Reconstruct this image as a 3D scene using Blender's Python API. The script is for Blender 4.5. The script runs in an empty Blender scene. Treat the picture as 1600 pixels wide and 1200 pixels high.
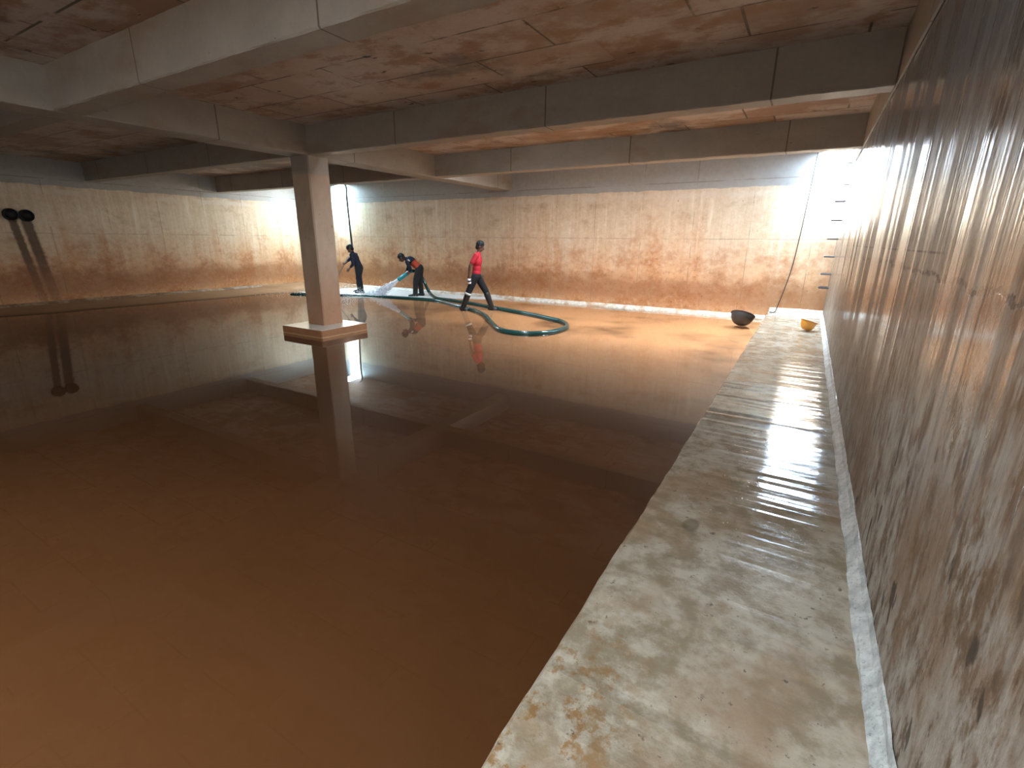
import bpy, bmesh, math, random
from mathutils import Vector, Matrix, noise as mnoise

random.seed(7)
D = bpy.data
scene = bpy.context.scene
COL = scene.collection

# ------------------------------------------------------------------ camera
YAW, PITCH, ROLL, CAMH = 0.5342, 0.2905, 0.0093, 1.68
cy, sy, cp, sp = math.cos(YAW), math.sin(YAW), math.cos(PITCH), math.sin(PITCH)
FWD = Vector((-sy * cp, cy * cp, -sp))
RGT = Vector((cy, sy, 0))
UPV = RGT.cross(FWD)
cr, sr = math.cos(ROLL), math.sin(ROLL)
RGT, UPV = RGT * cr + UPV * sr, UPV * cr - RGT * sr
cam = D.objects.new('camera', D.cameras.new('camera'))
cam.data.sensor_fit = 'HORIZONTAL'
cam.data.sensor_width = 36.0
cam.data.lens = 754.4 / 1600 * 36
cam.data.clip_start = 0.02
m = Matrix.Identity(4)
for i in range(3):
    m[i][0], m[i][1], m[i][2] = RGT[i], UPV[i], -FWD[i]
m[0][3], m[1][3], m[2][3] = 0, 0, CAMH
cam.matrix_world = m
COL.objects.link(cam)
scene.camera = cam

# ------------------------------------------------------------------ key sizes of the tank
R, L, B, F0 = 0.439, -15.99, 12.37, -9.0     # right, left, back, front wall faces
ZB, ZC, ZTOP = 2.997, 3.433, 3.62             # beam soffit, slab soffit, slab top
HL, XL = 0.185, -0.604                       # ledge height and left edge
STAIN = 2.83                                # old water line
HA = (-0.06, R - .02, B - 1.6, B)                   # access hatch above the step irons
HB = (-14.55, -14.05, B - .95, B)                    # hatch in the far left corner
HC = (-2.8, -.3, -4.3, -2.5)                 # added fill-light opening behind the camera, with an unseen wall blocking its sun

FILL_GAPS = [(x, x + .5, 9.45, 9.85) for x in (-11.0, -6.0, -3.3, -1.6)] + [(-4.6, -4.1, 6.12, 6.45)]   # unseen slab openings added behind the cross beams for fill light

# ------------------------------------------------------------------ sky, portals, exposure
w = D.worlds.new('sky'); scene.world = w; w.use_nodes = True
bg = w.node_tree.nodes['Background']
bg.inputs[0].default_value = (0.55, 0.79, 1.0, 1)
bg.inputs[1].default_value = 25.0
w.cycles.sampling_method = 'NONE'          # area lamps below stand for hatch sky light, plus added fill
def daylight_fill(h, radiance, col=(.66, .85, 1.0), z=ZC + .03):
    l = D.lights.new('daylight_fill', 'AREA'); l.shape = 'RECTANGLE'
    l.size, l.size_y = h[1] - h[0] - .02, h[3] - h[2] - .02
    l.energy = radiance * math.pi * l.size * l.size_y; l.color = col
    o = D.objects.new('daylight_fill', l); COL.objects.link(o)
    o.location = ((h[0] + h[1]) / 2, (h[2] + h[3]) / 2, z)
def sunbeam(h, flux, drop=.45, ln=.75, col=(.82, .90, 1.0)):
    """direct sun slanting through an opening on to the far wall"""
    l = D.lights.new('sunbeam', 'AREA'); l.shape = 'RECTANGLE'
    l.size, l.size_y = h[1] - h[0] - .04, ln; l.spread = math.radians(14)
    l.energy = flux; l.color = col
    o = D.objects.new('sunbeam', l); COL.objects.link(o)
    o.location = ((h[0] + h[1]) / 2, B - drop, ZC + .25)
    o.rotation_euler = Vector((.0, .87, -1.55)).to_track_quat('-Z', 'Y').to_euler()
daylight_fill(HA, 7.0, (.50, .73, 1.0)); daylight_fill(HB, 16.0, (.50, .82, 1.0)); daylight_fill(HC, 8.0, (.90, .95, 1.0))  # HA and HB stand for hatch sky light; HC is added fill
for v, q in zip(FILL_GAPS, (4.5, 13.0, 20.0, 16.0, 24.0)): daylight_fill(v, q, (.88, .94, 1.0))  # fill lamps in the added slab openings
sunbeam(HA, 30.0); sunbeam(HB, 46.0)
vs = scene.view_settings
vs.view_transform = 'Standard'; vs.look = 'None'; vs.gamma = 1.0; vs.use_curve_mapping = False
vs.exposure = 2.95
scene.cycles.use_guiding = True
scene.cycles.max_bounces = 14
scene.cycles.diffuse_bounces = 10
scene.cycles.glossy_bounces = 5
scene.cycles.caustics_reflective = True

# ------------------------------------------------------------------ node helpers
class G:
    def __init__(s, name):
        s.m = D.materials.new(name); s.m.use_nodes = True
        s.t = s.m.node_tree; s.n = s.t.nodes; s.l = s.t.links
        s.b = s.n['Principled BSDF']
        s.co = s.n.new('ShaderNodeTexCoord').outputs['Object']
        sep = s.n.new('ShaderNodeSeparateXYZ'); s.l.new(s.co, sep.inputs[0])
        s.x, s.y, s.z = sep.outputs
    def put(s, sock, v):
        if isinstance(v, (int, float)): sock.default_value = v
        elif isinstance(v, tuple): sock.default_value = v if len(v) == len(sock.default_value) else (*v, 1)
        else: s.l.new(v, sock)
    def math(s, op, a, b=0.0, c=None, clamp=False):
        n = s.n.new('ShaderNodeMath'); n.operation = op; n.use_clamp = clamp
        s.put(n.inputs[0], a); s.put(n.inputs[1], b)
        if c is not None: s.put(n.inputs[2], c)
        return n.outputs[0]
    def add(s, a, b): return s.math('ADD', a, b)
    def mul(s, a, b): return s.math('MULTIPLY', a, b)
    def vec(s, scale=(1, 1, 1), off=(0, 0, 0)):
        n = s.n.new('ShaderNodeMapping'); s.l.new(s.co, n.inputs[0])
        n.inputs['Scale'].default_value = scale; n.inputs['Location'].default_value = off
        return n.outputs[0]
    def noise(s, scale=(1, 1, 1), detail=4, rough=.55, off=(0, 0, 0), dist=0):
        n = s.n.new('ShaderNodeTexNoise'); n.inputs['Scale'].default_value = 1
        n.inputs['Detail'].default_value = detail; n.inputs['Roughness'].default_value = rough
        n.inputs['Distortion'].default_value = dist
        s.l.new(s.vec(scale, off), n.inputs['Vector'])
        return n.outputs['Fac']
    def voro(s, scale=(1, 1, 1), off=(0, 0, 0)):
        n = s.n.new('ShaderNodeTexVoronoi'); n.inputs['Scale'].default_value = 1
        s.l.new(s.vec(scale, off), n.inputs['Vector'])
        return n.outputs['Distance'], n.outputs['Color']
    def step(s, v, lo, hi, a=0.0, b=1.0):       # smooth remap
        n = s.n.new('ShaderNodeMapRange'); n.interpolation_type = 'SMOOTHSTEP'
        s.put(n.inputs[0], v); s.put(n.inputs[1], lo); s.put(n.inputs[2], hi)
        s.put(n.inputs[3], a); s.put(n.inputs[4], b)
        return n.outputs[0]
    def mix(s, f, a, b):
        n = s.n.new('ShaderNodeMix'); n.data_type = 'RGBA'
        s.put(n.inputs[0], f); s.put(n.inputs[6], a); s.put(n.inputs[7], b)
        return n.outputs[2]
    def line(s, coord, at, wid):                # 1 on a thin line coord == at
        d = s.math('ABSOLUTE', s.math('SUBTRACT', coord, at))
        return s.step(d, wid * .5, wid, 1.0, 0.0)
    def lines(s, coord, period, wid, off=0.0):  # repeating thin lines
        d = s.math('PINGPONG', s.add(coord, off), period / 2)
        return s.step(d, wid * .5, wid, 1.0, 0.0)
    def bump(s, h, strength=.3, dist=.01, normal=None):
        n = s.n.new('ShaderNodeBump'); n.inputs['Distance'].default_value = dist
        s.put(n.inputs['Strength'], strength); s.put(n.inputs['Height'], h)
        if normal is not None: s.l.new(normal, n.inputs['Normal'])
        return n.outputs[0]
    def out(s, col, rough=.7, normal=None, spec=.5, ior=1.5, coat=0, coat_rough=.05, metal=0):
        b = s.b.inputs
        s.put(b['Base Color'], col); s.put(b['Roughness'], rough)
        s.put(b['Specular IOR Level'], spec); s.put(b['IOR'], ior); s.put(b['Metallic'], metal)
        if not (isinstance(coat, (int, float)) and coat == 0): s.put(b['Coat Weight'], coat); s.put(b['Coat Roughness'], coat_rough)
        if normal is not None: s.l.new(normal, b['Normal'])
        return s.m

def plain(name, col, rough=.6, metal=0, var=.25, scale=40, coat=0):
    g = G(name)
    n = g.noise((scale,) * 3, 3)
    c = g.mix(n, tuple(v * (1 - var) for v in col), tuple(min(1, v * (1 + var)) for v in col))
    return g.out(c, rough, metal=metal, coat=coat, normal=g.bump(n, .1, .003))

# ------------------------------------------------------------------ materials of the place
def stained_wall(name, along, rust_top=2.3):
    """concrete tank wall: grey above the old water line, cream band, rusty silt below"""
    g = G(name)
    u = getattr(g, along)
    big = g.noise((.35, .35, .5), 3, .5)
    blot = g.noise((1.3, 1.3, 1.9), 7, .68, (3, 1, 7))
    fine = g.noise((10, 10, 10), 6, .72)
    drip = g.noise((2.6, 2.6, .16), 5, .65, (11, 5, 2), .3)
    drip2 = g.noise((9, 9, .5), 4, .65, (1, 8, 2), .4)
    zt = g.add(g.z, g.mul(g.add(drip, -.5), 2.2))
    zt = g.add(zt, g.mul(g.add(blot, -.5), 1.6))
    zt = g.add(zt, g.mul(g.add(big, -.5), 1.0))
    rust = g.step(zt, .3, rust_top, 1.0, 0.0)
    grey = g.mix(fine, (.27, .265, .25), (.40, .39, .37))
    cream = g.mix(g.step(g.add(g.mul(drip2, .5), g.mul(fine, .5)), .32, .68), (.55, .42, .28), (.70, .59, .45))
    cream = g.mix(g.step(blot, .5, .75), cream, (.42, .28, .17))
    rusty = g.mix(g.step(blot, .35, .65), (.40, .165, .062), (.60, .32, .155))
    rusty = g.mix(g.step(fine, .48, .70, 0, .6), rusty, (.60, .42, .27))
    rusty = g.mix(g.step(fine, .44, .34, 0, .5), rusty, (.20, .08, .035))
    c = g.mix(rust, cream, rusty)
    zz = g.add(g.z, g.mul(g.add(blot, -.5), .9))
    c = g.mix(g.mul(g.step(zz, .10, .45), g.step(zz, 1.05, .65, 0, .6)), c, (.25, .10, .042))
    vd, vc = g.voro((7, 7, 5))
    fl = g.mul(g.step(vd, .06, .13, 1, 0), g.step(fine, .5, .6))
    c = g.mix(g.mul(fl, .6), c, (.08, .05, .035))
    run = g.mul(g.step(drip2, .58, .68), g.mul(g.step(big, .42, .56), g.step(g.z, 1.2, 2.3, 0, .55)))
    c = g.mix(run, c, (.72, .68, .60))
    zl = g.add(g.z, g.mul(g.add(g.noise((2.5, 2.5, 1), 5), -.5), .10))
    above = g.step(zl, STAIN - .012, STAIN + .012)
    c = g.mix(above, c, grey)
    c = g.mix(g.mul(g.step(g.math('ABSOLUTE', g.add(zl, -2.70)), .02, .10, 1, 0), g.step(blot, .40, .6, 0, .7)), c, (.66, .60, .51))
    if name.endswith('left'):           # rust runs under the two pipe stubs
        yy = g.add(g.y, g.mul(g.z, .10)); yy = g.add(yy, g.mul(g.add(fine, -.5), .08))
        pr = g.math('MAXIMUM', g.line(yy, 4.42, .10), g.line(yy, 4.66, .13))
        pr = g.mul(pr, g.mul(g.step(g.z, .4, 1.3, .35, .9), g.step(g.z, 2.12, 2.05)))
        c = g.mix(pr, c, (.085, .045, .022))
    wob = g.mul(g.add(fine, -.5), .012)
    j = g.math('MAXIMUM', g.mul(g.lines(g.add(u, wob), 1.22, .012), g.step(blot, .47, .55)), g.mul(g.line(g.add(g.z, wob), 1.73, .012), g.step(drip, .42, .56)))
    j = g.math('MAXIMUM', j, g.mul(g.line(g.add(g.z, wob), 2.98, .014), g.step(blot, .4, .5)))
    c = g.mix(g.mul(j, .40), c, (.13, .09, .06))
    h = g.add(g.mul(fine, .6), g.add(g.mul(drip2, .4), g.mul(j, -.8)))
    return g.out(c, g.step(blot, .3, .7, .32, .6), g.bump(h, .35, .02), spec=.35)

M_left = stained_wall('silt_stained_concrete_left', 'y')
M_back = stained_wall('silt_stained_concrete_back', 'x', 2.75)

def wet_wall():
    g = G('wet_streaked_concrete')
    st = g.noise((5, 5, .10), 4, .55, (4, 2, 1), .2)   # broad vertical runs
    st2 = g.noise((26, 26, .22), 4, .6, (9, 2, 1), .2) # fine runs
    blot = g.noise((1.2, 1.2, 1.0), 6, .6, (2, 9, 4))
    mott = g.noise((8, 8, 3.4), 7, .7, (1, 1, 1))
    fine = g.noise((60, 60, 40), 3, .6)
    tex = g.noise((21, 21, 8), 7, .72, (3, 6, 1))
    c = g.mix(g.step(mott, .43, .57), (.145, .090, .054), (.29, .24, .19))
    c = g.mix(g.mul(g.step(tex, .46, .60), .65), c, (.40, .37, .325))
    c = g.mix(g.step(blot, .47, .62, 0, .7), c, (.19, .105, .055))
    c = g.mix(g.mul(g.step(tex, .44, .34), .7), c, (.085, .055, .035))
    c = g.mix(g.mul(g.step(st, .52, .62, 0, .45), g.step(g.z, .5, 1.2)), c, (.36, .32, .275))
    c = g.mix(g.mul(g.step(st2, .56, .66, 0, .6), g.step(g.z, .5, 1.2)), c, (.095, .06, .038))
    # long dark algae spots, low and near
    spn = g.noise((15, 15, 5.5), 2, .45, (6, 1, 9))
    sp_ = g.mul(g.step(spn, .67, .71), g.step(g.z, 1.35, 1.0))
    c = g.mix(g.mul(sp_, .85), c, (.045, .034, .026))
    c = g.mix(g.mul(g.step(tex, .44, .36), g.step(g.z, 1.3, .9, 0, .55)), c, (.10, .062, .038))
    # blue-grey top: the wall's dark mirror sheen put into the colour
    zl = g.add(g.z, g.mul(g.add(blot, -.5), .5))
    top = g.step(zl, 1.95, 2.5)
    c = g.mix(g.mul(top, .85), c, g.mix(mott, (.14, .15, .165), (.21, .22, .24)))
    # pour joint with damp crumbs, and a hairline above it
    wob = g.mul(g.add(g.noise((3, 3, 3), 5, .7, (5, 5, 5)), -.5), .16)
    zj = g.add(g.z, wob)
    joint = g.mul(g.line(zj, 1.555, .012), g.mul(g.step(g.y, 8.5, 4.0), g.step(fine, .38, .5)))
    hair = g.mul(g.line(g.z, 1.645, .006), g.step(g.y, 2.3, 2.7))
    c = g.mix(g.mul(g.math('MAXIMUM', joint, hair), .8), c, (.05, .03, .022))
    crumb = g.mul(g.step(g.math('ABSOLUTE', g.add(zj, -1.53)), .02, .07, 1, 0), g.step(fine, .45, .65))
    below = g.step(zj, 1.50, 1.56, 0, 1)
    low = g.step(g.add(g.z, g.mul(g.add(blot, -.5), .8)), .75, 1.35)   # 0 on the dull foot of the wall
    h = g.add(g.mul(st, 1.5), g.mul(st2, .30))
    h = g.add(h, g.add(g.mul(joint, -.2), g.mul(crumb, .10)))
    h = g.add(h, g.mul(below, .03))
    nrm = g.bump(h, g.add(.15, g.mul(low, .45)), .03)
    nrm = g.bump(g.add(fine, g.mul(tex, 1.5)), g.add(.22, g.mul(low, -.12)), .006, nrm)
    band = g.noise((3.2, 3.2, .07), 4, .7, (14, 2, 3), .15)     # wet and drier runs
    wet = g.mul(low, g.step(g.add(band, g.mul(g.add(st2, -.5), .5)), .44, .56, .12, 1.0))
    rough = g.add(g.step(mott, .3, .7, .42, .55), g.mul(wet, -.27))
    return g.out(c, rough, nrm, spec=g.add(.25, g.mul(wet, .25)), ior=1.45, coat=g.mul(wet, .6), coat_rough=.10)
M_right = wet_wall()

def ledge_mat():
    g = G('wet_ledge_concrete')
    blot = g.noise((2.2, 1.6, 2), 6, .6, (4, 3, 0))
    mid = g.noise((7, 7, 7), 7, .68, (1, 3, 0))
    fine = g.noise((70, 70, 70), 4, .65)
    wave = g.noise((8, 17, 9), 5, .65, (2, 2, 2), .6)
    c = g.mix(g.step(mid, .38, .62), (.21, .165, .11), (.37, .32, .25))
    c = g.mix(g.step(blot, .48, .66, 0, .8), c, (.25, .165, .10))
    c = g.mix(g.step(blot, .30, .42, .7, 0), c, (.44, .41, .35))
    near = g.step(g.y, 2.0, 1.1)
    left = g.step(g.x, -.1, -.45)
    m2 = g.noise((13, 11, 13), 6, .75, (8, 8, 8))
    c = g.mix(g.mul(g.mul(g.step(m2, .5, .6), near), g.mul(left, .85)), c, (.20, .10, .03))
    spn = g.noise((32, 30, 30), 4, .6, (5, 5, 5))
    sp_ = g.mul(g.step(spn, .63, .68), g.step(mid, .47, .58))
    c = g.mix(g.mul(sp_, .75), c, (.06, .04, .03))
    # old round damp mark
    dx = g.mul(g.add(g.x, .33), 1.0); dy = g.mul(g.add(g.y, -2.51), .62)
    dd = g.math('SQRT', g.add(g.mul(dx, dx), g.mul(dy, dy)))
    c = g.mix(g.step(g.add(dd, g.mul(g.add(mid, -.5), .03)), .035, .052, .6, 0), c, (.10, .085, .05))
    # film of standing water on the far stretch
    wet = g.step(g.add(g.y, g.mul(g.add(blot, -.5), 1.2)), 1.6, 3.0)
    rough = g.add(.40, g.mul(wet, -.345))
    h = g.add(g.mul(fine, .35), g.mul(mid, .9))
    nrm = g.bump(h, g_strength(g, wet, .34, .05), .012)
    nrm = g.bump(wave, g_strength(g, g.mul(wet, g.step(g.noise((3, 2, 3), 3, .5, (7, 7, 7)), .5, .65)), .0, .055), .012, nrm)
    dv, dc = g.voro((30, 24, 30), (3, 3, 3))               # standing drops
    drop = g.mul(g.step(dv, .05, .22, 1, 0), g.step(g.noise((4, 3, 4), 3, .5, (1, 9, 9)), .52, .6))
    nrm = g.bump(drop, g.add(.05, g.mul(wet, .5)), .006, nrm)
    return g.out(c, rough, nrm, spec=.5, ior=1.4)
def g_strength(g, f, a, b):
    return g.add(a, g.mul(f, b - a))
M_ledge = ledge_mat()

def fillet_mat(name, a, b, stain=None):
    g = G(name)
    n = g.noise((12, 12, 12), 6, .7)
    c = g.mix(g.step(n, .35, .65), a, b)
    gr = g.noise((55, 55, 55), 4, .7, (2, 2, 2))
    c = g.mix(g.mul(g.step(gr, .56, .66), .6), c, (.16, .15, .14))
    if stain: c = g.mix(g.step(g.noise((3, 3, 3), 5, .6, (6, 6, 6)), .48, .6, 0, .8), c, stain)
    return g.out(c, .38, g.bump(n, .5, .012), spec=.5)
M_fillet = fillet_mat('grey_mortar_fillet', (.34, .35, .34), (.56, .57, .55))
M_fillet_back = fillet_mat('pale_mortar_fillet', (.55, .48, .38), (.78, .72, .62), (.45, .28, .16))
M_fillet_left = fillet_mat('silted_mortar_fillet', (.20, .12, .07), (.34, .25, .17), (.14, .07, .03))

def water_mat():
    """thin clear film: Fresnel mirror over whatever lies under it"""
    g = G('water_film')
    fr = g.n.new('ShaderNodeFresnel'); geo = g.n.new('ShaderNodeNewGeometry')
    g.l.new(g.add(1.36, g.mul(geo.outputs['Backfacing'], 1 / 1.36 - 1.36)), fr.inputs[0])   # thin film: same both ways
    tr = g.n.new('ShaderNodeBsdfTransparent'); tr.inputs[0].default_value = (.97, .95, .92, 1)
    gl = g.n.new('ShaderNodeBsdfGlossy'); gl.inputs['Roughness'].default_value = .012
    mx = g.n.new('ShaderNodeMixShader')
    rip = g.add(g.noise((1.3, 1.3, 1), 2, .4), g.mul(g.noise((7, 7, 1), 2, .5), .05))
    nm = g.bump(rip, .045, .02)
    g.l.new(nm, gl.inputs['Normal'])
    g.l.new(fr.outputs[0], mx.inputs[0]); g.l.new(tr.outputs[0], mx.inputs[1]); g.l.new(gl.outputs[0], mx.inputs[2])
    g.l.new(mx.outputs[0], g.n['Material Output'].inputs[0])
    return g.m
M_water = water_mat()

def floor_mat():
    g = G('mud_and_washed_floor')
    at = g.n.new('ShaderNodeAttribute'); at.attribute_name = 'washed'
    n = g.noise((4, 4, 4), 6, .65)
    big = g.noise((.5, .5, 1), 4, .5)
    mud = g.mix(big, (.054, .020, .006), (.080, .031, .0105))
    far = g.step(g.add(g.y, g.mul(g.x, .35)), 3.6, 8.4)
    mud = g.mix(g.mul(far, g.step(g.noise((.7, .7, 1), 3, .5, (3, 3, 3)), .2, .55)), mud, (.56, .27, .12))  # hatch light on the far floor is put into the mud colour
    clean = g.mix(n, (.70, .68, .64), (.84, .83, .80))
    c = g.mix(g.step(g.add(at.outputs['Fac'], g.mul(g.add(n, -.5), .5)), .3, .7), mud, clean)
    bank = g.step(g.z, .0, .03)
    c = g.mix(g.mul(bank, g.step(g.x, -13.0, -13.4)), c, g.mix(n, (.19, .095, .045), (.30, .17, .09)))
    return g.out(c, .55, g.bump(n, .2, .01), spec=.12)
M_floor = floor_mat()

def slab_mat():
    g = G('board_marked_slab')
    def grid(off):
        b = g.n.new('ShaderNodeTexBrick')
        g.l.new(g.vec((1, 1, 1), off), b.inputs['Vector'])
        b.inputs['Color1'].default_value = (0, 0, 0, 1); b.inputs['Color2'].default_value = (1, 1, 1, 1)
        b.inputs['Mortar'].default_value = (.5, .5, .5, 1)
        b.inputs['Scale'].default_value = 1.0; b.inputs['Mortar Size'].default_value = .013
        b.inputs['Mortar Smooth'].default_value = .3
        b.inputs['Brick Width'].default_value = 1.25; b.inputs['Row Height'].default_value = .655
        b.offset = .28; b.offset_frequency = 2
        return b
    b = grid((.75, -.13, 0))
    sh = g.n.new('ShaderNodeSeparateColor'); g.l.new(b.outputs['Color'], sh.inputs[0]); v = sh.outputs[0]
    blot = g.noise((1.1, 1.5, 1), 6, .62, (2, 2, 2))
    mid = g.noise((1.7, 2.6, 2), 7, .68, (7, 3, 1))
    fine = g.noise((25, 25, 25), 4, .6)
    c = g.mix(v, (.33, .195, .12), (.52, .43, .365))
    c = g.mix(g.step(blot, .45, .60, 0, .9), c, (.58, .52, .475))
    c = g.mix(g.step(mid, .50, .62, 0, .8), c, (.33, .185, .095))
    c = g.mix(g.step(g.noise((.8, .8, 1), 5, .6, (9, 1, 4)), .55, .68, 0, .75), c, (.085, .08, .075))
    c = g.mix(g.mul(fine, .35), c, (.14, .11, .09))
    mort = g.mul(b.outputs['Fac'], g.step(g.noise((1.6, 1.6, 1), 4, .6, (4, 4, 4)), .42, .52))
    c = g.mix(g.mul(mort, .75), c, (.030, .024, .02))
    pit = g.mul(g.step(g.noise((5, 9, 1), 3, .5, (1, 6, 2)), .70, .74), .85)
    c = g.mix(pit, c, (.035, .026, .02))
    return g.out(c, .55, g.bump(g.add(g.mul(mort, -1), g.mul(fine, .2)), .4, .015), spec=.35)
M_slab = slab_mat()

def beam_mat(name, along):
    g = G(name)
    u = getattr(g, along)
    n = g.noise((2.2, 2.2, 3.5), 6, .62, (1, 2, 3))
    fine = g.noise((22, 22, 22), 5, .65)
    c = g.mix(n, (.27, .25, .215), (.43, .40, .355))
    c = g.mix(g.step(g.noise((.9, .9, 2), 5, .6, (8, 2, 3)), .52, .68, 0, .6), c, (.30, .22, .15))
    c = g.mix(g.mul(fine, .25), c, (.15, .13, .11))
    j = g.mul(g.lines(u, 2.44, .012, .55), 1.0)
    pit = g.step(g.noise((14, 14, 30), 3, .5, (3, 1, 9)), .73, .77)
    c = g.mix(g.math('MAXIMUM', g.mul(j, .7), g.mul(pit, .6)), c, (.06, .05, .04))
    return g.out(c, .6, g.bump(g.add(fine, g.mul(j, -.6)), .3, .012), spec=.35)
M_beamx = beam_mat('beam_concrete_cross', 'x')
M_beamy = beam_mat('beam_concrete_long', 'y')

def column_mat():
    g = G('column_concrete')
    n = g.noise((5, 5, 3), 6, .62)
    fine = g.noise((30, 30, 30), 5, .65)
    blot = g.noise((2.4, 2.4, 1.6), 5, .6, (3, 8, 1))
    c = g.mix(n, (.36, .25, .17), (.52, .40, .30))
    c = g.mix(g.step(g.add(g.z, g.mul(g.add(blot, -.5), 1.2)), .2, 1.7, .85, 0), c, g.mix(n, (.30, .125, .055), (.42, .22, .12)))
    vd, vc = g.voro((9, 9, 4.5))
    c = g.mix(g.mul(g.step(vd, .05, .16, 1, 0), g.mul(g.step(fine, .45, .55), .6)), c, (.13, .08, .05))
    c = g.mix(g.step(g.add(g.z, g.mul(n, .03)), 2.72, 2.735), c, g.mix(n, (.30, .265, .23), (.42, .38, .33)))
    return g.out(c, .5, g.bump(fine, .3, .012), spec=.4)
M_col = column_mat()
def plinth_mat():
    g = G('silted_plinth_concrete')
    n = g.noise((6, 6, 6), 6, .62)
    c = g.mix(n, (.24, .10, .045), (.36, .17, .085))
    up = g.step(g.z, .138, .145)
    c = g.mix(up, c, g.mix(n, (.50, .44, .36), (.68, .63, .56)))
    wavy = g.add(g.z, g.mul(g.add(n, -.5), .03))
    c = g.mix(g.mul(g.line(wavy, .02, .015), .7), c, (.50, .30, .15))
    return g.out(c, .16, g.bump(n, .3, .012), spec=.5)
M_plinth = plinth_mat()

# ------------------------------------------------------------------ mesh helpers
def link(name, me, mat=None, parent=None, smooth=False):
    o = D.objects.new(name, me); COL.objects.link(o)
    if mat: me.materials.append(mat)
    if smooth:
        for p in me.polygons: p.use_smooth = True
    if parent: o.parent = parent
    return o
def from_bm(name, bm, mat=None, parent=None, smooth=False):
    bmesh.ops.recalc_face_normals(bm, faces=bm.faces)
    me = D.meshes.new(name); bm.to_mesh(me); bm.free()
    return link(name, me, mat, parent, smooth)
def tag(o, label=None, cat=None, group=None, kind=None):
    if label: o['label'] = label
    if cat: o['category'] = cat
    if group: o['group'] = group
    if kind: o['kind'] = kind
    return o
def empty(name, loc=(0, 0, 0)):
    o = D.objects.new(name, None); COL.objects.link(o); o.location = loc
    o.empty_display_size = .1
    return o
def sweep(name, prof, axis, a, b, n, mat, jit=0.0, parent=None, freq=3.0):
    """closed 2-D profile pushed along x or y, edges slightly rough"""
    bm = bmesh.new(); rings = []
    for i in range(n + 1):
        t = a + (b - a) * i / n; ring = []
        for k, (p, q) in enumerate(prof):
            d = mnoise.noise_vector(Vector((t * freq, k * 7.3, 1.7))) * jit + mnoise.noise_vector(Vector((t * freq * 5, k * 3.1, 8.7))) * jit * .6
            v = (t, p + d.x, q + d.y) if axis == 'x' else (p + d.x, t, q + d.y)
            ring.append(bm.verts.new(v))
        rings.append(ring)
    m_ = len(prof)
    for r0, r1 in zip(rings, rings[1:]):
        for k in range(m_):
            bm.faces.new((r0[k], r0[(k + 1) % m_], r1[(k + 1) % m_], r1[k]))
    bm.faces.new(rings[0]); bm.faces.new(rings[-1][::-1])
    return from_bm(name, bm, mat, parent)
def rect(p0, p1, q0, q1): return [(p0, q0), (p1, q0), (p1, q1), (p0, q1)]
def chamfer(p0, p1, q0, q1, c):
    return [(p0 + c, q0), (p1 - c, q0), (p1, q0 + c), (p1, q1), (p0, q1), (p0, q0 + c)]
def box(bm, x0, x1, y0, y1, z0, z1):
    vs_ = [bm.verts.new((x, y, z)) for z in (z0, z1) for x, y in ((x0, y0), (x1, y0), (x1, y1), (x0, y1))]
    for f in ((3, 2, 1, 0), (4, 5, 6, 7), (0, 1, 5, 4), (1, 2, 6, 5), (2, 3, 7, 6), (3, 0, 4, 7)):
        bm.faces.new([vs_[i] for i in f])
def catmull(pts, seg=8):
    P = [Vector(p) for p in pts]; P = [P[0] * 2 - P[1]] + P + [P[-1] * 2 - P[-2]]
    out = []
    for i in range(1, len(P) - 2):
        for s in range(seg):
            t = s / seg; a, b, c, d = P[i - 1:i + 3]
            out.append(.5 * ((2 * b) + (c - a) * t + (2 * a - 5 * b + 4 * c - d) * t * t + (3 * b - a - 3 * c + d) * t ** 3))
    out.append(P[-2]); return out
def tube(bm, pts, rad, seg=10, caps=True):
    """round tube through pts; rad a number or one radius per point"""
    pts = [Vector(p) for p in pts]; n = len(pts)
    rs = rad if isinstance(rad, (list, tuple)) else [rad] * n
    prev = None; rings = []
    for i, p in enumerate(pts):
        t = (pts[min(i + 1, n - 1)] - pts[max(i - 1, 0)]).normalized()
        if prev is None:
            u = t.cross(Vector((0, 0, 1)))
            if u.length < .05: u = t.cross(Vector((1, 0, 0)))
        else: u = prev - t * prev.dot(t)
        u.normalize(); v = t.cross(u); prev = u
        rings.append([bm.verts.new(p + (u * math.cos(a) + v * math.sin(a)) * rs[i]) for a in (2 * math.pi * k / seg for k in range(seg))])
    for r0, r1 in zip(rings, rings[1:]):
        for k in range(seg): bm.faces.new((r0[k], r0[(k + 1) % seg], r1[(k + 1) % seg], r1[k]))
    if caps: bm.faces.new(rings[0][::-1]); bm.faces.new(rings[-1])
def lathe(bm, prof, seg=32, M=Matrix.Identity(4)):
    rings = []
    for r, z in prof:
        if r < 1e-5: rings.append([bm.verts.new(M @ Vector((0, 0, z)))])
        else: rings.append([bm.verts.new(M @ Vector((r * math.cos(2 * math.pi * k / seg), r * math.sin(2 * math.pi * k / seg), z))) for k in range(seg)])
    for r0, r1 in zip(rings, rings[1:]):
        for k in range(seg):
            a = r0[k % len(r0)]; b = r0[(k + 1) % len(r0)]; c = r1[(k + 1) % len(r1)]; d = r1[k % len(r1)]
            f = [];
            for q in (a, b, c, d):
                if q not in f: f.append(q)
            if len(f) > 2: bm.faces.new(f)

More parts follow.
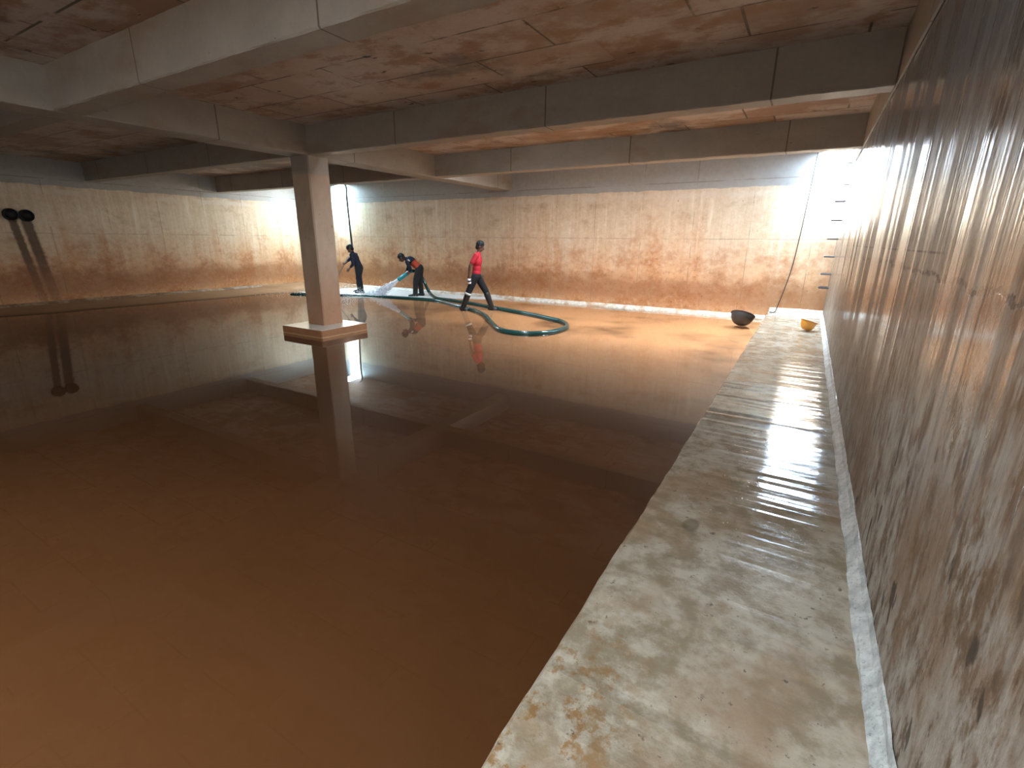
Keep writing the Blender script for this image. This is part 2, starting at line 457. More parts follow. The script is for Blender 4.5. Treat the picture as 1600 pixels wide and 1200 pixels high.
# ------------------------------------------------------------------ the tank
def slab(name, xs, ys, holes, z0, z1, mat):
    bm = bmesh.new(); V = {}
    def vert(i, j, z):
        k = (i, j, z)
        if k not in V: V[k] = bm.verts.new((xs[i], ys[j], z))
        return V[k]
    def solid(i, j):
        if not (0 <= i < len(xs) - 1 and 0 <= j < len(ys) - 1): return False
        mx, my = (xs[i] + xs[i + 1]) / 2, (ys[j] + ys[j + 1]) / 2
        return not any(h[0] < mx < h[1] and h[2] < my < h[3] for h in holes)
    for i in range(len(xs) - 1):
        for j in range(len(ys) - 1):
            if not solid(i, j): continue
            for z in (z0, z1): bm.faces.new([vert(*q, z) for q in ((i, j), (i + 1, j), (i + 1, j + 1), (i, j + 1))])
            for (di, dj, a, b) in ((-1, 0, (i, j), (i, j + 1)), (1, 0, (i + 1, j), (i + 1, j + 1)), (0, -1, (i, j), (i + 1, j)), (0, 1, (i, j + 1), (i + 1, j + 1))):
                if not solid(i + di, j + dj): bm.faces.new([vert(*a, z0), vert(*b, z0), vert(*b, z1), vert(*a, z1)])
    return from_bm(name, bm, mat)
def simple_box(name, x0, x1, y0, y1, z0, z1, mat):
    bm = bmesh.new(); box(bm, x0, x1, y0, y1, z0, z1); return from_bm(name, bm, mat)
T = .3; ZW = 4.0
tag(simple_box('wall_left', L - T, L, F0 - T, B + T, -.3, ZW, M_left), kind='structure')
tag(simple_box('wall_back', L, R, B, B + T, -.3, ZW, M_back), kind='structure')
tag(simple_box('wall_right', R, R + T, F0 - T, B + T, -.3, ZW, M_right), kind='structure')
tag(simple_box('wall_front', L, R, F0 - T, F0, -.3, ZW, M_back), kind='structure')
xs = sorted({L, R} | {h[k] for h in (HA, HB, HC, *FILL_GAPS) for k in (0, 1)})
ys = sorted({F0, B, HA[2], HB[2], HC[2], HC[3], 9.45, 9.85, 6.12, 6.45})
tag(slab('ceiling', xs, ys, (HA, HB, HC, *FILL_GAPS), ZC, ZTOP, M_slab), kind='structure')
# upstand kerbs on the slab; HA and HC fronts raised, unseen, to block sun
def kerb(n, h):
    bm = bmesh.new(); x0, x1, y0, y1 = h; t = .12
    if x0 > L + .01: box(bm, x0 - t, x0, y0 - t, y1, ZTOP, ZW)
    if x1 < R - .01: box(bm, x1, x1 + t, y0 - t, y1, ZTOP, ZW)
    box(bm, x0 - (0 if x0 < L + .01 else t), x1, y0 - t, y0, ZTOP, {1: 4.9, 2: ZW, 3: 7.6}[n])
    if y1 < B - .01: box(bm, x0 - t, x1 + t, y1, y1 + t, ZTOP, ZW)
    tag(from_bm('trim_%d' % n, bm, M_beamx), kind='structure')
for i, h in enumerate((HA, HB, HC)): kerb(i + 1, h)

# floor: mud under the water film, a mud bank along the left wall, a washed strip along the far wall
bm = bmesh.new(); nx, ny = 170, 200; VV = []; WASH = []
def smooth(t): t = max(0, min(1, t)); return t * t * (3 - 2 * t)
for i in range(nx + 1):
    x = L + (R - L) * i / nx; row = []
    for j in range(ny + 1):
        y = F0 + (B - F0) * j / ny
        nz_ = mnoise.noise(Vector((x * 1.1, y * 1.1, 0)))
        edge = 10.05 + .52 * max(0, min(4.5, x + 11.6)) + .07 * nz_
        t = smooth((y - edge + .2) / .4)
        bank = smooth((-13.30 - .07 * (9 - y) - x + .12 * nz_) / 1.6)
        z = -.045 + .050 * t + .10 * bank
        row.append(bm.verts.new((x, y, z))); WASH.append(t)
    VV.append(row)
for i in range(nx):
    for j in range(ny): bm.faces.new((VV[i][j], VV[i + 1][j], VV[i + 1][j + 1], VV[i][j + 1]))
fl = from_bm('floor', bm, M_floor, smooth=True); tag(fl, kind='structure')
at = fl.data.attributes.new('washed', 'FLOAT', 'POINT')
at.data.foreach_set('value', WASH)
bm = bmesh.new()
vs4 = [bm.verts.new(p) for p in ((L, F0, 0), (XL, F0, 0), (XL, B, 0), (L, B, 0))]; bm.faces.new(vs4)
wt = from_bm('muddy_water', bm, M_water)
tag(wt, 'shallow sheet of still muddy brown water covering the tank floor', 'water', kind='stuff')

# ledge along the right wall with its mortar fillet
led = sweep('wall_ledge', [(XL, -.2), (R, -.2), (R, HL), (XL + .012, HL), (XL, HL - .014)], 'y', F0, B, 420, M_ledge, .007)
tag(led, 'low wet concrete ledge running along the foot of the streaked right wall', 'ledge')
sweep('fillet', [(R, HL - .01), (R - .056, HL - .004), (R - .044, HL + .014), (R - .016, HL + .04), (R - .004, HL + .07), (R, HL + .075)], 'y', F0, B, 420, M_fillet, .007, led, 4)
bb = sweep('baseboard_back', [(B, -.03), (B - .10, -.03), (B - .09, .012), (B - .03, .055), (B, .085)], 'x', L, XL, 260, M_fillet_back, .008)
tag(bb, kind='structure')
bb = sweep('baseboard_back', [(B, HL - .01), (B - .10, HL - .005), (B - .09, HL + .012), (B - .03, HL + .055), (B, HL + .09)], 'x', XL + .02, R, 40, M_fillet_back, .008)
tag(bb, kind='structure')
bl = sweep('baseboard_left', [(L, .03), (L + .09, .03), (L + .08, .07), (L + .03, .10), (L, .12)], 'y', F0, B, 260, M_fillet_left, .010)
tag(bl, kind='structure')

# beams
CXL, CXR, CYA, CYB = -7.86, -7.40, 5.776, 6.20
def beamx(x0, x1, y0, y1, label):
    o = sweep('ceiling_beam', chamfer(y0, y1, ZB, ZC, .012), 'x', x0, x1, 240, M_beamx, .006)
    return tag(o, label, 'beam', 'concrete cross beams under the roof slab', 'thing')
beamx(L + .002, R - .024, 2.526, 2.80, 'concrete cross beam nearest the camera, its pale soffit crossing the top of the picture')
beamx(L + .002, R - .024, 5.778, 6.05, 'concrete cross beam carried by the square column and running to the wet right wall')
beamx(L + .002, R - .024, 9.05, 9.32, 'farthest concrete cross beam, in front of the back wall')
o = sweep('ceiling_beam', chamfer(-7.837, -7.384, ZB - .004, ZC, .012), 'y', F0, B, 240, M_beamy, .006)
tag(o, 'long concrete beam running over the column to the back wall, crossing the other beams', 'beam', kind='thing')
o = sweep('edge_beam', rect(R - .020, R - .004, ZB, ZC - .004), 'y', F0, HA[2] - .05, 240, M_beamy, .0015)
tag(o, 'shallow concrete edge beam along the top of the wet right wall', 'beam', kind='thing')

# column on its plinth
col = empty('concrete_column', (-7.63, 5.98, 0))
def local(o, root):
    o.parent = root; o.matrix_parent_inverse = Matrix.Translation(-root.location); return o
bm = bmesh.new(); nz = 40; rings = []
for k in range(nz + 1):
    z = .1 + (ZB - .1) * k / nz; j = .004
    c = .02
    ring = []
    for q, (x, y) in enumerate(((CXL + c, CYA), (CXR - c, CYA), (CXR, CYA + c), (CXR, CYB - c), (CXR - c, CYB), (CXL + c, CYB), (CXL, CYB - c), (CXL, CYA + c))):
        d = mnoise.noise_vector(Vector((z * 4, q * 5.1, 3))) * j
        ring.append(bm.verts.new((x + d.x, y + d.y, z)))
    rings.append(ring)
for r0, r1 in zip(rings, rings[1:]):
    for k in range(8): bm.faces.new((r0[k], r0[(k + 1) % 8], r1[(k + 1) % 8], r1[k]))
bm.faces.new(rings[0][::-1]); bm.faces.new(rings[-1])
local(from_bm('shaft', bm, M_col), col)
bm = bmesh.new(); box(bm, -8.07, -7.0, 5.38, 6.42, -.06, .146)
bmesh.ops.bevel(bm, geom=[e for e in bm.edges], offset=.012, segments=2, affect='EDGES')
local(from_bm('plinth', bm, M_plinth), col)
tag(col, 'square concrete column on a low square plinth standing in the muddy water', 'column', kind='thing')

# ------------------------------------------------------------------ fittings
M_black = plain('black_pipe_bore', (.006, .006, .006), .6)
M_iron = plain('rusty_iron', (.02, .015, .013), .6)
M_cable = plain('dark_cable', (.02, .018, .018), .6)
M_pipe = plain('dark_green_hose_rubber', (.03, .06, .06), .4)
def pipe_stub(y, z, r, label):
    bm = bmesh.new()
    M = Matrix.Translation((L - .05, y, z)) @ Matrix.Rotation(math.pi / 2, 4, 'Y')
    lathe(bm, [(0, .07), (r * .84, .07), (r * .84, .13), (r * .90, .145), (r, .14), (r, .0), (0, -.0)], 28, M)
    o = from_bm('pipe_stub', bm, M_black, smooth=True)
    tag(o, label, 'pipe', 'black pipe stubs in the left wall')
pipe_stub(4.20, 2.135, .135, 'black pipe stub in the stained left wall, nearer the camera of the two')
pipe_stub(4.475, 2.12, .135, 'black pipe stub in the stained left wall, farther from the camera of the two')

ords = ['topmost step iron just under the bright hatch', 'second step iron from the top', 'third step iron from the top', 'fourth step iron from the top',
        'fifth step iron from the top', 'third step iron from the bottom', 'second step iron from the bottom', 'lowest step iron just above the ledge']
for i, z in enumerate((3.12, 2.74, 2.45, 2.10, 1.75, 1.41, 1.07, .80)):
    bm = bmesh.new(); pr = .17
    tube(bm, catmull([(R + .05, 11.72, z), (R - pr + .03, 11.72, z), (R - pr, 11.75, z), (R - pr, 11.97, z), (R - pr + .03, 12.0, z), (R + .05, 12.0, z)], 5), .012, 8)
    o = from_bm('step_iron', bm, M_iron, smooth=True)
    tag(o, ords[i] + ' on the right wall', 'step iron', 'step irons below the hatch')

bm = bmesh.new()
tube(bm, catmull([(-.06, 12.26, 3.95), (-.08, 12.28, 3.66), (-.16, 12.28, 3.40), (-.19, 12.29, 2.67), (-.23, 12.29, 1.79), (-.29, 12.29, 1.06), (-.43, 12.27, .32), (-.47, 12.20, HL + .012), (-.56, 12.1, HL + .012)], 10), .009, 8)
tag(from_bm('hanging_cable', bm, M_cable, smooth=True), 'thin dark cable hanging slantwise down the back wall from the bright hatch', 'cable')
bm = bmesh.new()
tube(bm, catmull([(-14.22, 11.9, 3.97), (-14.20, 11.9, 3.7), (-13.52, 11.9, 3.36), (-13.48, 11.9, 3.0), (-13.46, 11.9, 2.34), (-13.40, 11.9, 1.31), (-13.32, 11.9, .5), (-13.27, 11.9, .12), (-13.12, 11.85, .035), (-12.9, 11.7, .035)], 10), .03, 10)
tag(from_bm('hanging_pipe', bm, M_pipe, smooth=True), 'dark upright hose pipe hanging down into the far left corner behind the column', 'pipe')

# bowls
def bowl(name, loc, r, h, pitch, roll, mat, label, foot):
    bm = bmesh.new(); n = 10; prof = [(0, 0), (foot, 0)]
    for k in range(1, n + 1):
        a = k / n; prof.append((foot + (r - foot) * math.sin(a * math.pi / 2) ** .9, h * (1 - math.cos(a * math.pi / 2)) ** .85))
    prof.append((r + .012, h)); prof.append((r + .012, h - .01))
    inner = [(max(0, q - .008), z + .008) for q, z in prof[:-2]][::-1]
    prof = prof[:-2] + [(r + .015, h - .004), (r + .015, h + .006)] + inner
    prof[-1] = (0, .008)
    M = Matrix.Translation(loc) @ Matrix.Rotation(roll, 4, Vector((FWD.x, FWD.y, 0))) @ Matrix.Rotation(pitch, 4, RGT)
    lathe(bm, prof, 36, M)
    return tag(from_bm(name, bm, mat, smooth=True), label, 'bowl')
M_pan = plain('dark_rubber_pan', (.035, .028, .026), .5)
M_bowl = plain('orange_plastic', (.62, .25, .03), .3)
bowl('mixing_pan', (-1.02, 11.0, .03), .225, .22, -.33, .36, M_pan, 'dark half-round pan tilted on the wet floor beside the end of the ledge', .06)
bowl('plastic_bowl', (.145, 9.9, HL + .02), .125, .15, -.05, .33, M_bowl, 'small orange plastic bowl tilted on the far end of the ledge', .05)

# ------------------------------------------------------------------ people
def capsule(bm, a, b, ra, rb, seg=14):
    a, b = Vector(a), Vector(b); d = b - a
    if d.length < 1e-4: d = Vector((0, 0, 1e-3)); b = a + d
    t = d.normalized(); pts = []; rs = []
    for k in range(5):
        an = math.pi / 2 * (1 - k / 4); pts.append(a - t * ra * math.sin(an)); rs.append(max(.0008, ra * math.cos(an)))
    for k in range(5):
        an = math.pi / 2 * k / 4; pts.append(b + t * rb * math.sin(an)); rs.append(max(.0008, rb * math.cos(an)))
    tube(bm, pts, rs, seg)
def ellip(bm, c, ax, r):
    """ellipsoid: centre, three axes, three radii"""
    M = Matrix.Identity(4)
    for i in range(3):
        v = Vector(ax[i]).normalized() * r[i]
        for k in range(3): M[k][i] = v[k]
        M[i][3] = c[i]
    bmesh.ops.create_icosphere(bm, subdivisions=3, radius=1, matrix=M)
def fuse(name, bm, vox, mat, parent, smooth=4):
    """weld overlapping volumes into one continuous skin"""
    me = D.meshes.new(name); bm.to_mesh(me); bm.free()
    o = D.objects.new('welding', me); COL.objects.link(o)
    r = o.modifiers.new('r', 'REMESH'); r.mode = 'VOXEL'; r.voxel_size = vox; r.use_smooth_shade = True
    sm = o.modifiers.new('s', 'SMOOTH'); sm.factor = .5; sm.iterations = smooth
    dg = bpy.context.evaluated_depsgraph_get()
    res = D.meshes.new_from_object(o.evaluated_get(dg)); res.name = name
    D.objects.remove(o); D.meshes.remove(me)
    res.materials.clear()
    ob = link(name, res, mat, None, True); local(ob, parent)
    return ob
def lerp(a, b, t): return a + (b - a) * t
def hand(bm, wr, d, n, s, curl):
    """palm along d, fingers bend towards n, thumb on side s"""
    d, n, s = d.normalized(), n.normalized(), s.normalized()
    ellip(bm, wr + d * .045, (d, s, n), (.052, .040, .016))
    for k, ln in enumerate((.072, .080, .075, .058)):
        p = wr + d * .085 + s * (.030 - .020 * k); a = .15
        for seg_, q in enumerate((.45, .32, .25)):
            v = d * math.cos(a) + n * math.sin(a); e = p + v * ln * q
            capsule(bm, p, e, .0092 - .0008 * seg_, .0088 - .0010 * seg_, 8); p = e; a += curl
    p = wr + d * .030 + s * .034
    for k, (v, ln) in enumerate(((d * .6 + s * .7 + n * .3, .035), (d * .75 + s * .15 + n * .6, .030), (d * .7 - s * .1 + n * .7, .022))):
        e = p + v.normalized() * ln; capsule(bm, p, e, .0115 - .001 * k, .0105 - .001 * k, 8); p = e

M_skin = plain('brown_skin', (.10, .045, .026), .55, var=.08)
M_hair = plain('black_hair', (.004, .004, .004), .7)
M_eye = plain('eye', (.45, .43, .40), .2, var=.02)
M_boot = plain('black_rubber_boot', (.006, .006, .007), .4)

def person(name, origin, F, J, shirt_m, trouser_m, label, sleeve=1.0, shorts=1.0, boot_h=.30, shirt_cut=None, curl=(.9, .9), skinny=1.0):
    F = Vector((F[0], F[1], 0)).normalized(); LF = Vector((-F.y, F.x, 0)); O = Vector(origin)
    def P(v): return O + F * v[0] + LF * v[1] + Vector((0, 0, v[2]))
    def Vd(v): return F * v[0] + LF * v[1] + Vector((0, 0, v[2]))
    j = {k: P(v) for k, v in J.items() if k not in ('hd', 'palmL', 'palmR', 'toeL', 'toeR')}
    root = empty(name, O)
    hd = Vd(J['hd']).normalized()                      # where the face points
    hs = LF.copy(); hu = hd.cross(hs).normalized()     # up out of the crown
    if hu.z < 0: hu = -hu
    spine = (j['chest'] - j['pelvis']).normalized(); side = LF; fr = side.cross(spine).normalized()
    if fr.dot(F) < 0 and fr.z > 0: fr = -fr
    # ---- body, one skin
    bm = bmesh.new()
    ellip(bm, j['pelvis'], (side, fr, spine), (.145, .095, .12))
    mid = lerp(j['pelvis'], j['chest'], .5)
    ellip(bm, mid, (side, fr, spine), (.125, .088, .17))
    ellip(bm, j['chest'], (side, fr, spine), (.155, .105, .17))
    capsule(bm, j['shL'], j['shR'], .055, .055)
    capsule(bm, lerp(j['chest'], j['neck'], .6), j['neck'] + (j['head'] - j['neck']) * .5, .058, .052)
    h = j['head']
    ellip(bm, h + hu * .025 - hd * .012, (hd, hs, hu), (.098, .076, .100))
    ellip(bm, h - hu * .048 + hd * .026, (hd, hs, hu), (.066, .056, .066))
    capsule(bm, h + hd * .088 - hu * .002, h + hd * .104 - hu * .032, .010, .014, 8)
    capsule(bm, h + hd * .085 - hu * .060 + hs * .014, h + hd * .085 - hu * .060 - hs * .014, .009, .009, 8)
    for q in (1, -1):
        ellip(bm, h + hs * q * .078 - hd * .008 - hu * .005, (hd, hs, hu), (.020, .010, .030))
        ellip(bm, h + hd * .078 + hs * q * .032 + hu * .026, (hd, hs, hu), (.014, .022, .008))
    for S in 'LR':
        capsule(bm, j['sh' + S], j['el' + S], .047, .038); capsule(bm, j['el' + S], j['wr' + S], .037, .025)
        fd = (j['wr' + S] - j['el' + S]).normalized(); pn = Vd(J['palm' + S]); pn = (pn - fd * pn.dot(fd)).normalized()
        sd = fd.cross(pn)
        if sd.dot(F) < 0: sd = -sd
        hand(bm, j['wr' + S], fd, pn, sd, curl['LR'.index(S)])
        capsule(bm, j['hip' + S], j['kn' + S], .078, .052); capsule(bm, j['kn' + S], j['an' + S], .052, .034)
        td = Vd(J['toe' + S]).normalized()
        capsule(bm, j['an' + S] - td * .03 - Vector((0, 0, .035)), j['an' + S] + td * .14 - Vector((0, 0, .050)), .036, .028)
    fuse('body', bm, .0062, M_skin, root, 3)
    # ---- eyes
    for q in (1, -1):
        bm = bmesh.new(); ellip(bm, h + hd * .082 + hs * q * .031 + hu * .010, (hd, hs, hu), (.011, .012, .009))
        local(from_bm('eye', bm, M_eye, smooth=True), root)
    # ---- hair
    bm = bmesh.new()
    ellip(bm, h + hu * .045 - hd * .022, (hd, hs, hu), (.103, .086, .094))
    ellip(bm, h - hu * .020 - hd * .060, (hd, hs, hu), (.052, .066, .075))
    for k in range(26):
        a = random.uniform(0, 6.28); e = random.uniform(.25, 1.3)
        c = h + hu * .045 - hd * .022 + (hd * math.cos(a) * .098 + hs * math.sin(a) * .08) * math.cos(e) + hu * .09 * math.sin(e)
        capsule(bm, c, c + (hd * .5 + hu * .3 + hs * random.uniform(-.5, .5)) * .03, .018, .008, 6)
    fuse('hair', bm, .008, M_hair, root, 2)
    # ---- shirt
    bm = bmesh.new(); off = .016
    ellip(bm, lerp(j['pelvis'], j['chest'], .18), (side, fr, spine), (.160, .112, .12))
    ellip(bm, mid, (side, fr, spine), (.150, .112, .18))
    ellip(bm, j['chest'], (side, fr, spine), (.172, .122, .175))
    capsule(bm, j['shL'], j['shR'], .068, .068)
    capsule(bm, lerp(j['chest'], j['neck'], .55), lerp(j['chest'], j['neck'], .95), .078, .064)
    for S in 'LR':
        if sleeve <= 1: capsule(bm, j['sh' + S], lerp(j['sh' + S], j['el' + S], sleeve), .066, .060)
        else:
            capsule(bm, j['sh' + S], j['el' + S], .065, .053)
            capsule(bm, j['el' + S], lerp(j['el' + S], j['wr' + S], sleeve - 1), .053, .040)
    shirt = fuse('shirt' if sleeve <= 1 else 'jacket', bm, .010, shirt_m, root, 4)
    # ---- trousers
    bm = bmesh.new()
    ellip(bm, j['pelvis'], (side, fr, spine), (.166, .118, .13))
    for S in 'LR':
        capsule(bm, j['hip' + S], j['kn' + S], .100, .076 * skinny)
        k2 = lerp(j['kn' + S], j['an' + S], shorts)
        if shorts > .02: capsule(bm, j['kn' + S], k2, .076 * skinny, .066 * skinny)
    fuse('trousers', bm, .010, trouser_m, root, 4)
    # ---- boots
    for S in 'LR':
        bm = bmesh.new(); td = Vd(J['toe' + S]).normalized(); an = j['an' + S]; up = (j['kn' + S] - an).normalized()
        capsule(bm, an, an + up * boot_h, .064, .080)
        capsule(bm, an - td * .045 - Vector((0, 0, .045)), an + td * .165 - Vector((0, 0, .050)), .052, .048)
        capsule(bm, an - td * .02, an + td * .05 - Vector((0, 0, .03)), .055, .048)
        fuse('boot', bm, .009, M_boot, root, 3)
    tag(root, label, 'person', kind='thing')
    return root, P, j, Vd

M_red = plain('red_shirt_cloth', (.42, .010, .024), .8)
M_dark = plain('black_trouser_cloth', (.006, .006, .008), .9)
M_grey = plain('charcoal_trouser_cloth', (.015, .0145, .016), .9)
M_navy = plain('navy_jacket_cloth', (.004, .006, .019), .85)
M_orange = plain('orange_red_shirt_cloth', (.40, .050, .020), .8)
M_white = plain('white_reflective_patch', (.85, .87, .9), .5, var=.03)
M_pale = plain('pale_boot_lining', (.62, .60, .56), .6, var=.05)

# the walker in the red shirt, going to the right
J3 = dict(pelvis=(-.03, 0, .86), chest=(.0, 0, 1.20), neck=(.035, 0, 1.40), head=(.075, 0, 1.545), hd=(.93, 0, -.36),
          shL=(.0, .165, 1.335), shR=(-.02, -.165, 1.335), elL=(-.02, .215, 1.08), wrL=(.06, .20, .86), palmL=(0, -1, 0),
          elR=(-.16, -.22, 1.09), wrR=(-.19, -.20, .86), palmR=(.3, 1, 0),
          hipL=(-.01, .085, .83), hipR=(-.05, -.085, .83), knL=(.20, .085, .465), knR=(-.22, -.085, .455),
          anL=(.34, .08, .085), anR=(-.36, -.08, .085), toeL=(.97, 0, -.12), toeR=(.98, 0, -.1))
O3 = (-6.98, 10.07, -.035)
p3, P3, j3, V3 = person('person', O3, (.861, .509), J3, M_red, M_dark, 'person in a red t-shirt and black boots striding right past the hose',
                        sleeve=.62, shorts=.05, boot_h=.33, curl=(.5, .85), skinny=1.05)
for S in 'LR':      # pale turned-down tops of the boots
    for b in [c for c in p3.children if c.name.startswith('boot')]:
        pass
bm = bmesh.new(); an = j3['anR']; up = (j3['knR'] - an).normalized()
tube(bm, [an + up * .33, an + up * .38], [.085, .082], 20)
b = [c for c in p3.children if c.name.startswith('boot')][1]
o = from_bm('boot_cuff', bm, M_pale, smooth=True); o.parent = b; o.matrix_parent_inverse = (Matrix.Translation(p3.location) @ b.matrix_parent_inverse).inverted()
tag(o, 'pale cuff')

# the one holding the spraying hose, bent forward to the left
J2 = dict(pelvis=(-.05, 0, .84), chest=(.17, 0, 1.035), neck=(.345, 0, 1.10), head=(.475, 0, 1.125), hd=(.80, 0, -.60),
          shL=(.27, .165, 1.02), shR=(.27, -.165, 1.02), elL=(.18, .21, .80), wrL=(.26, .10, .70), palmL=(.2, -1, 0),
          elR=(.34, -.20, .79), wrR=(.40, -.07, .655), palmR=(.2, 1, 0),
          hipL=(-.04, .085, .80), hipR=(-.06, -.085, .80), knL=(.06, .095, .45), knR=(-.03, -.10, .45),
          anL=(.09, .10, .085), anR=(-.06, -.12, .085), toeL=(.98, .1, -.1), toeR=(.97, -.15, -.1))
O2 = (-10.05, 11.36, .0)
p2, P2, j2, V2 = person('person', O2, (-.861, -.509), J2, M_navy, M_grey, 'person bent forward in a navy and orange jacket, aiming the spraying hose',
                        sleeve=1.75, shorts=.86, boot_h=.05, curl=(1.1, 1.1), skinny=1.1)
# orange lower back of the jacket and a white patch on the shoulder
jk = [c for c in p2.children if c.name.startswith('jacket')][0]
jk.data.materials.append(M_orange)
cut = (j2['pelvis'] * .15 + j2['chest'] * .85); ax = (j2['chest'] - j2['pelvis']).normalized()
for poly in jk.data.polygons:
    c = poly.center
    far = min((c - lerp(j2['sh' + S], j2['el' + S], t)).length for S in 'LR' for t in (.5, .75, 1))
    if (c - cut).dot(ax) < 0 and far > .085: poly.material_index = 1
bm = bmesh.new(); ellip(bm, j2['shL'] + V2((-.055, .035, .045)), (V2((.75, 0, .55)), V2((0, 1, .2)), V2((-.5, .2, .8))), (.042, .035, .024))
o = from_bm('shoulder_patch', bm, M_white, smooth=True); o.parent = jk; o.matrix_parent_inverse = (Matrix.Translation(p2.location) @ jk.matrix_parent_inverse).inverted()
tag(o, 'white patch')

# the one sweeping in the corner
J1 = dict(pelvis=(-.02, 0, .80), chest=(.09, 0, 1.08), neck=(.16, 0, 1.24), head=(.22, 0, 1.345), hd=(.72, 0, -.70),
          shL=(.12, .175, 1.17), shR=(.12, -.175, 1.17), elL=(.06, .26, .90), wrL=(.22, .20, .75), palmL=(.2, -1, 0),
          elR=(.33, -.20, 1.03), wrR=(.40, -.05, .93), palmR=(.3, .9, 0),
          hipL=(-.02, .09, .76), hipR=(-.02, -.09, .76), knL=(-.05, .13, .44), knR=(.07, -.12, .44),
          anL=(-.10, .15, .085), anR=(.07, -.13, .085), toeL=(.98, .15, -.1), toeR=(.98, -.1, -.1))
O1 = (-12.25, 11.05, .005)
p1, P1, j1, V1 = person('person', O1, (-.861, -.45), J1, M_navy, M_dark, 'person in dark clothes stooping over a long broom in the bright far corner',
                        sleeve=1.55, shorts=.8, boot_h=.12, curl=(1.0, 1.1), skinny=1.15)

# broom: handle through the far hand, head on the floor behind the column
M_wood = plain('grey_wood', (.24, .18, .13), .6)
M_bris = plain('straw_bristle', (.22, .15, .07), .8)
top = j1['wrR'] + V1((-.045, .03, .10)); foot = P1((.98, .02, .07))
top = top + (top - foot).normalized() * .12
br = empty('broom', foot)
bm = bmesh.new(); tube(bm, [top, lerp(top, foot, .5), foot], [.014, .014, .014], 10)
local(from_bm('handle', bm, M_wood, smooth=True), br)
bm = bmesh.new(); a = foot; d = V1((0, 1, 0))
ellip(bm, a, (d, V1((1, 0, 0)), (0, 0, 1)), (.17, .035, .025)); local(from_bm('broom_head', bm, M_wood, smooth=True), br)
bm = bmesh.new()
for k in range(90):
    q = a + d * random.uniform(-.15, .15) + V1((random.uniform(-.025, .025), 0, -.005))
    tube(bm, [q, q + Vector((random.uniform(-.02, .02), random.uniform(-.02, .02), -.068))], .004, 5)
tag(local(from_bm('bristles', bm, M_bris), br), kind='stuff')
tag(br, 'long-handled broom reaching down to the left from the stooping person', 'broom')

# white container in the walker's hand
hp = j3['wrR'] + V3((.0, .035, -.115))
bm = bmesh.new(); lathe(bm, [(0, -.075), (.040, -.075), (.045, -.06), (.045, .04), (.03, .065), (.018, .072), (.018, .09), (0, .09)], 24, Matrix.Translation(hp) @ Matrix.Rotation(.25, 4, 'X'))
bt = from_bm('plastic_bottle', bm, M_white, smooth=True)
tag(bt, 'small shiny white container with a dark band in the walking person\'s hand', 'bottle')
bm = bmesh.new(); lathe(bm, [(.0455, -.025), (.0468, -.022), (.0468, .005), (.0455, .008)], 24, Matrix.Translation(hp) @ Matrix.Rotation(.25, 4, 'X'))
o = from_bm('label_band', bm, M_navy, smooth=True); o.parent = bt

# ------------------------------------------------------------------ hose and water jet
def hose_mat():
    g = G('green_delivery_hose')
    n = g.noise((6, 6, 6), 3)
    c = g.mix(n, (.008, .040, .036), (.016, .075, .068))
    return g.out(c, .16, g.bump(g.noise((9, 9, 9), 3), .2, .02), spec=.6)
M_hose = hose_mat()
HZ = .004
nz0 = P2((.23, .02, .735)); nz1 = P2((.60, 0, .49)); nd = (nz1 - nz0).normalized()
pts = [(-13.6, 9.5), (-12.06, 10.09), (-10.75, 10.55), (-9.47, 10.78), (-8.66, 10.66), (-7.75, 10.20), (-7.02, 9.84), (-6.3, 9.32), (-5.52, 8.46), (-4.98, 7.9), (-4.59, 7.75), (-4.23, 7.83), (-3.99, 8.15),
       (-3.94, 8.67), (-4.09, 9.11), (-4.38, 9.45), (-4.66, 9.60), (-5.35, 9.93), (-6.23, 10.27), (-6.82, 10.48), (-7.67, 10.80), (-8.7, 11.10), (-9.25, 11.22)]
path = [(x, y, HZ) for x, y in pts] + [tuple(P2((-.34, -.10, .06))), tuple(P2((-.22, -.22, .22))), tuple(P2((-.06, -.28, .55))), tuple(P2((.08, -.16, .73))), tuple(nz0)]
cv = catmull(path, 8)
bm = bmesh.new(); tube(bm, cv, .048, 14)
hz = from_bm('delivery_hose', bm, M_hose, smooth=True)
tag(hz, 'glossy dark green hose looping over the muddy floor between the workers', 'hose')
bm = bmesh.new(); tube(bm, [nz0 - nd * .06, nz0 + nd * .02, nz0 + nd * .03, nz1 - nd * .05, nz1 - nd * .045, nz1], [.050, .056, .056, .062, .068, .068], 18)
M_teal = plain('teal_nozzle', (.02, .26, .30), .2)
o = from_bm('nozzle', bm, M_teal, smooth=True); o.parent = hz

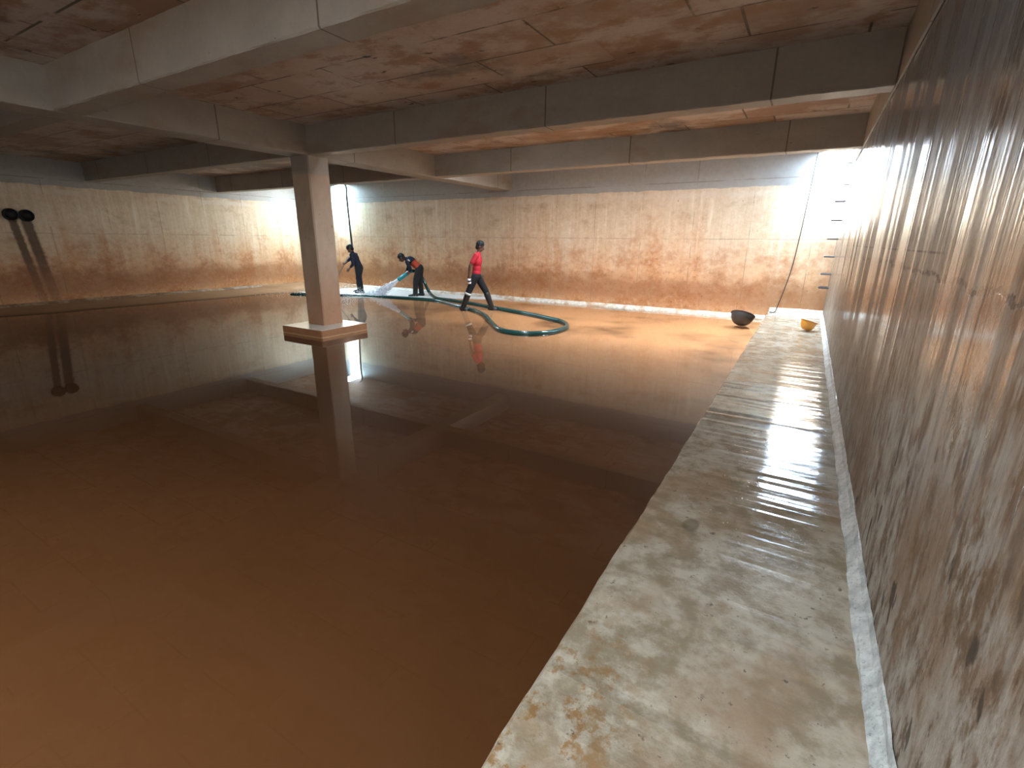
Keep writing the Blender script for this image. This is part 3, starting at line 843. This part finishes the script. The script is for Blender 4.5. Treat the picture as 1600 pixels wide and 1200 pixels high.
def spray_mat():
    g = G('white_water_spray')
    g.b.inputs['Transmission Weight'].default_value = .15
    return g.out((.93, .96, 1.0), .25, ior=1.33)
M_spray = spray_mat()
# the jet falls in an arc to the floor in front of the corner; drops spread as they go
rnd = random.Random(4)
bm = bmesh.new()
SIDE = Vector((-nd.y, nd.x, 0)).normalized(); UPN = SIDE.cross(nd)
def jet(t, spread):                     # t metres of horizontal run
    a = rnd.gauss(0, spread) * (.12 + t); b = rnd.gauss(0, spread) * (.12 + t)
    p = nz1 + nd * t * 1.12 + Vector((0, 0, -.07 * t * t))
    return p + SIDE * a + UPN * b
n = 0
while n < 2600:
    t = rnd.random() ** .8 * 1.05; p = jet(t, .085)
    if p.z < .01: continue
    r = rnd.uniform(.004, .011) * (1.25 - .5 * t)
    M = Matrix.Translation(p) @ nd.to_track_quat('Z', 'Y').to_matrix().to_4x4() @ Matrix.Diagonal((r, r, r * rnd.uniform(2.5, 6), 1))
    bmesh.ops.create_icosphere(bm, subdivisions=1, radius=1, matrix=M); n += 1
tube(bm, [nz1 - nd * .02, nz1 + nd * .18 , nz1 + nd * .36 + Vector((0, 0, -.01)), nz1 + nd * .62 + Vector((0, 0, -.03))], [.045, .05, .055, .02], 12)
# splash thrown up where it lands
for k in range(1500):
    c = nz1 + nd * 1.05; c.z = 0
    a = rnd.uniform(0, 6.283); q = abs(rnd.gauss(0, .75))
    p = c + FWD.cross(Vector((0, 0, 1))).normalized() * -math.cos(a) * 0 + Vector((-.861, -.509, 0)) * (q * math.cos(a) * 1.3 + .75) + Vector((-.509, .861, 0)) * q * math.sin(a) * .45
    p.z = .012 + abs(rnd.gauss(0, .13)) * max(0, 1.2 - q * .6)
    if p.x < L + .05 or p.y > B - .1: continue
    r = rnd.uniform(.003, .009)
    bmesh.ops.create_icosphere(bm, subdivisions=1, radius=r, matrix=Matrix.Translation(p))
sj = from_bm('water_spray', bm, M_spray, smooth=True)
tag(sj, 'white jet and splash of water from the hose nozzle', 'water', kind='stuff')
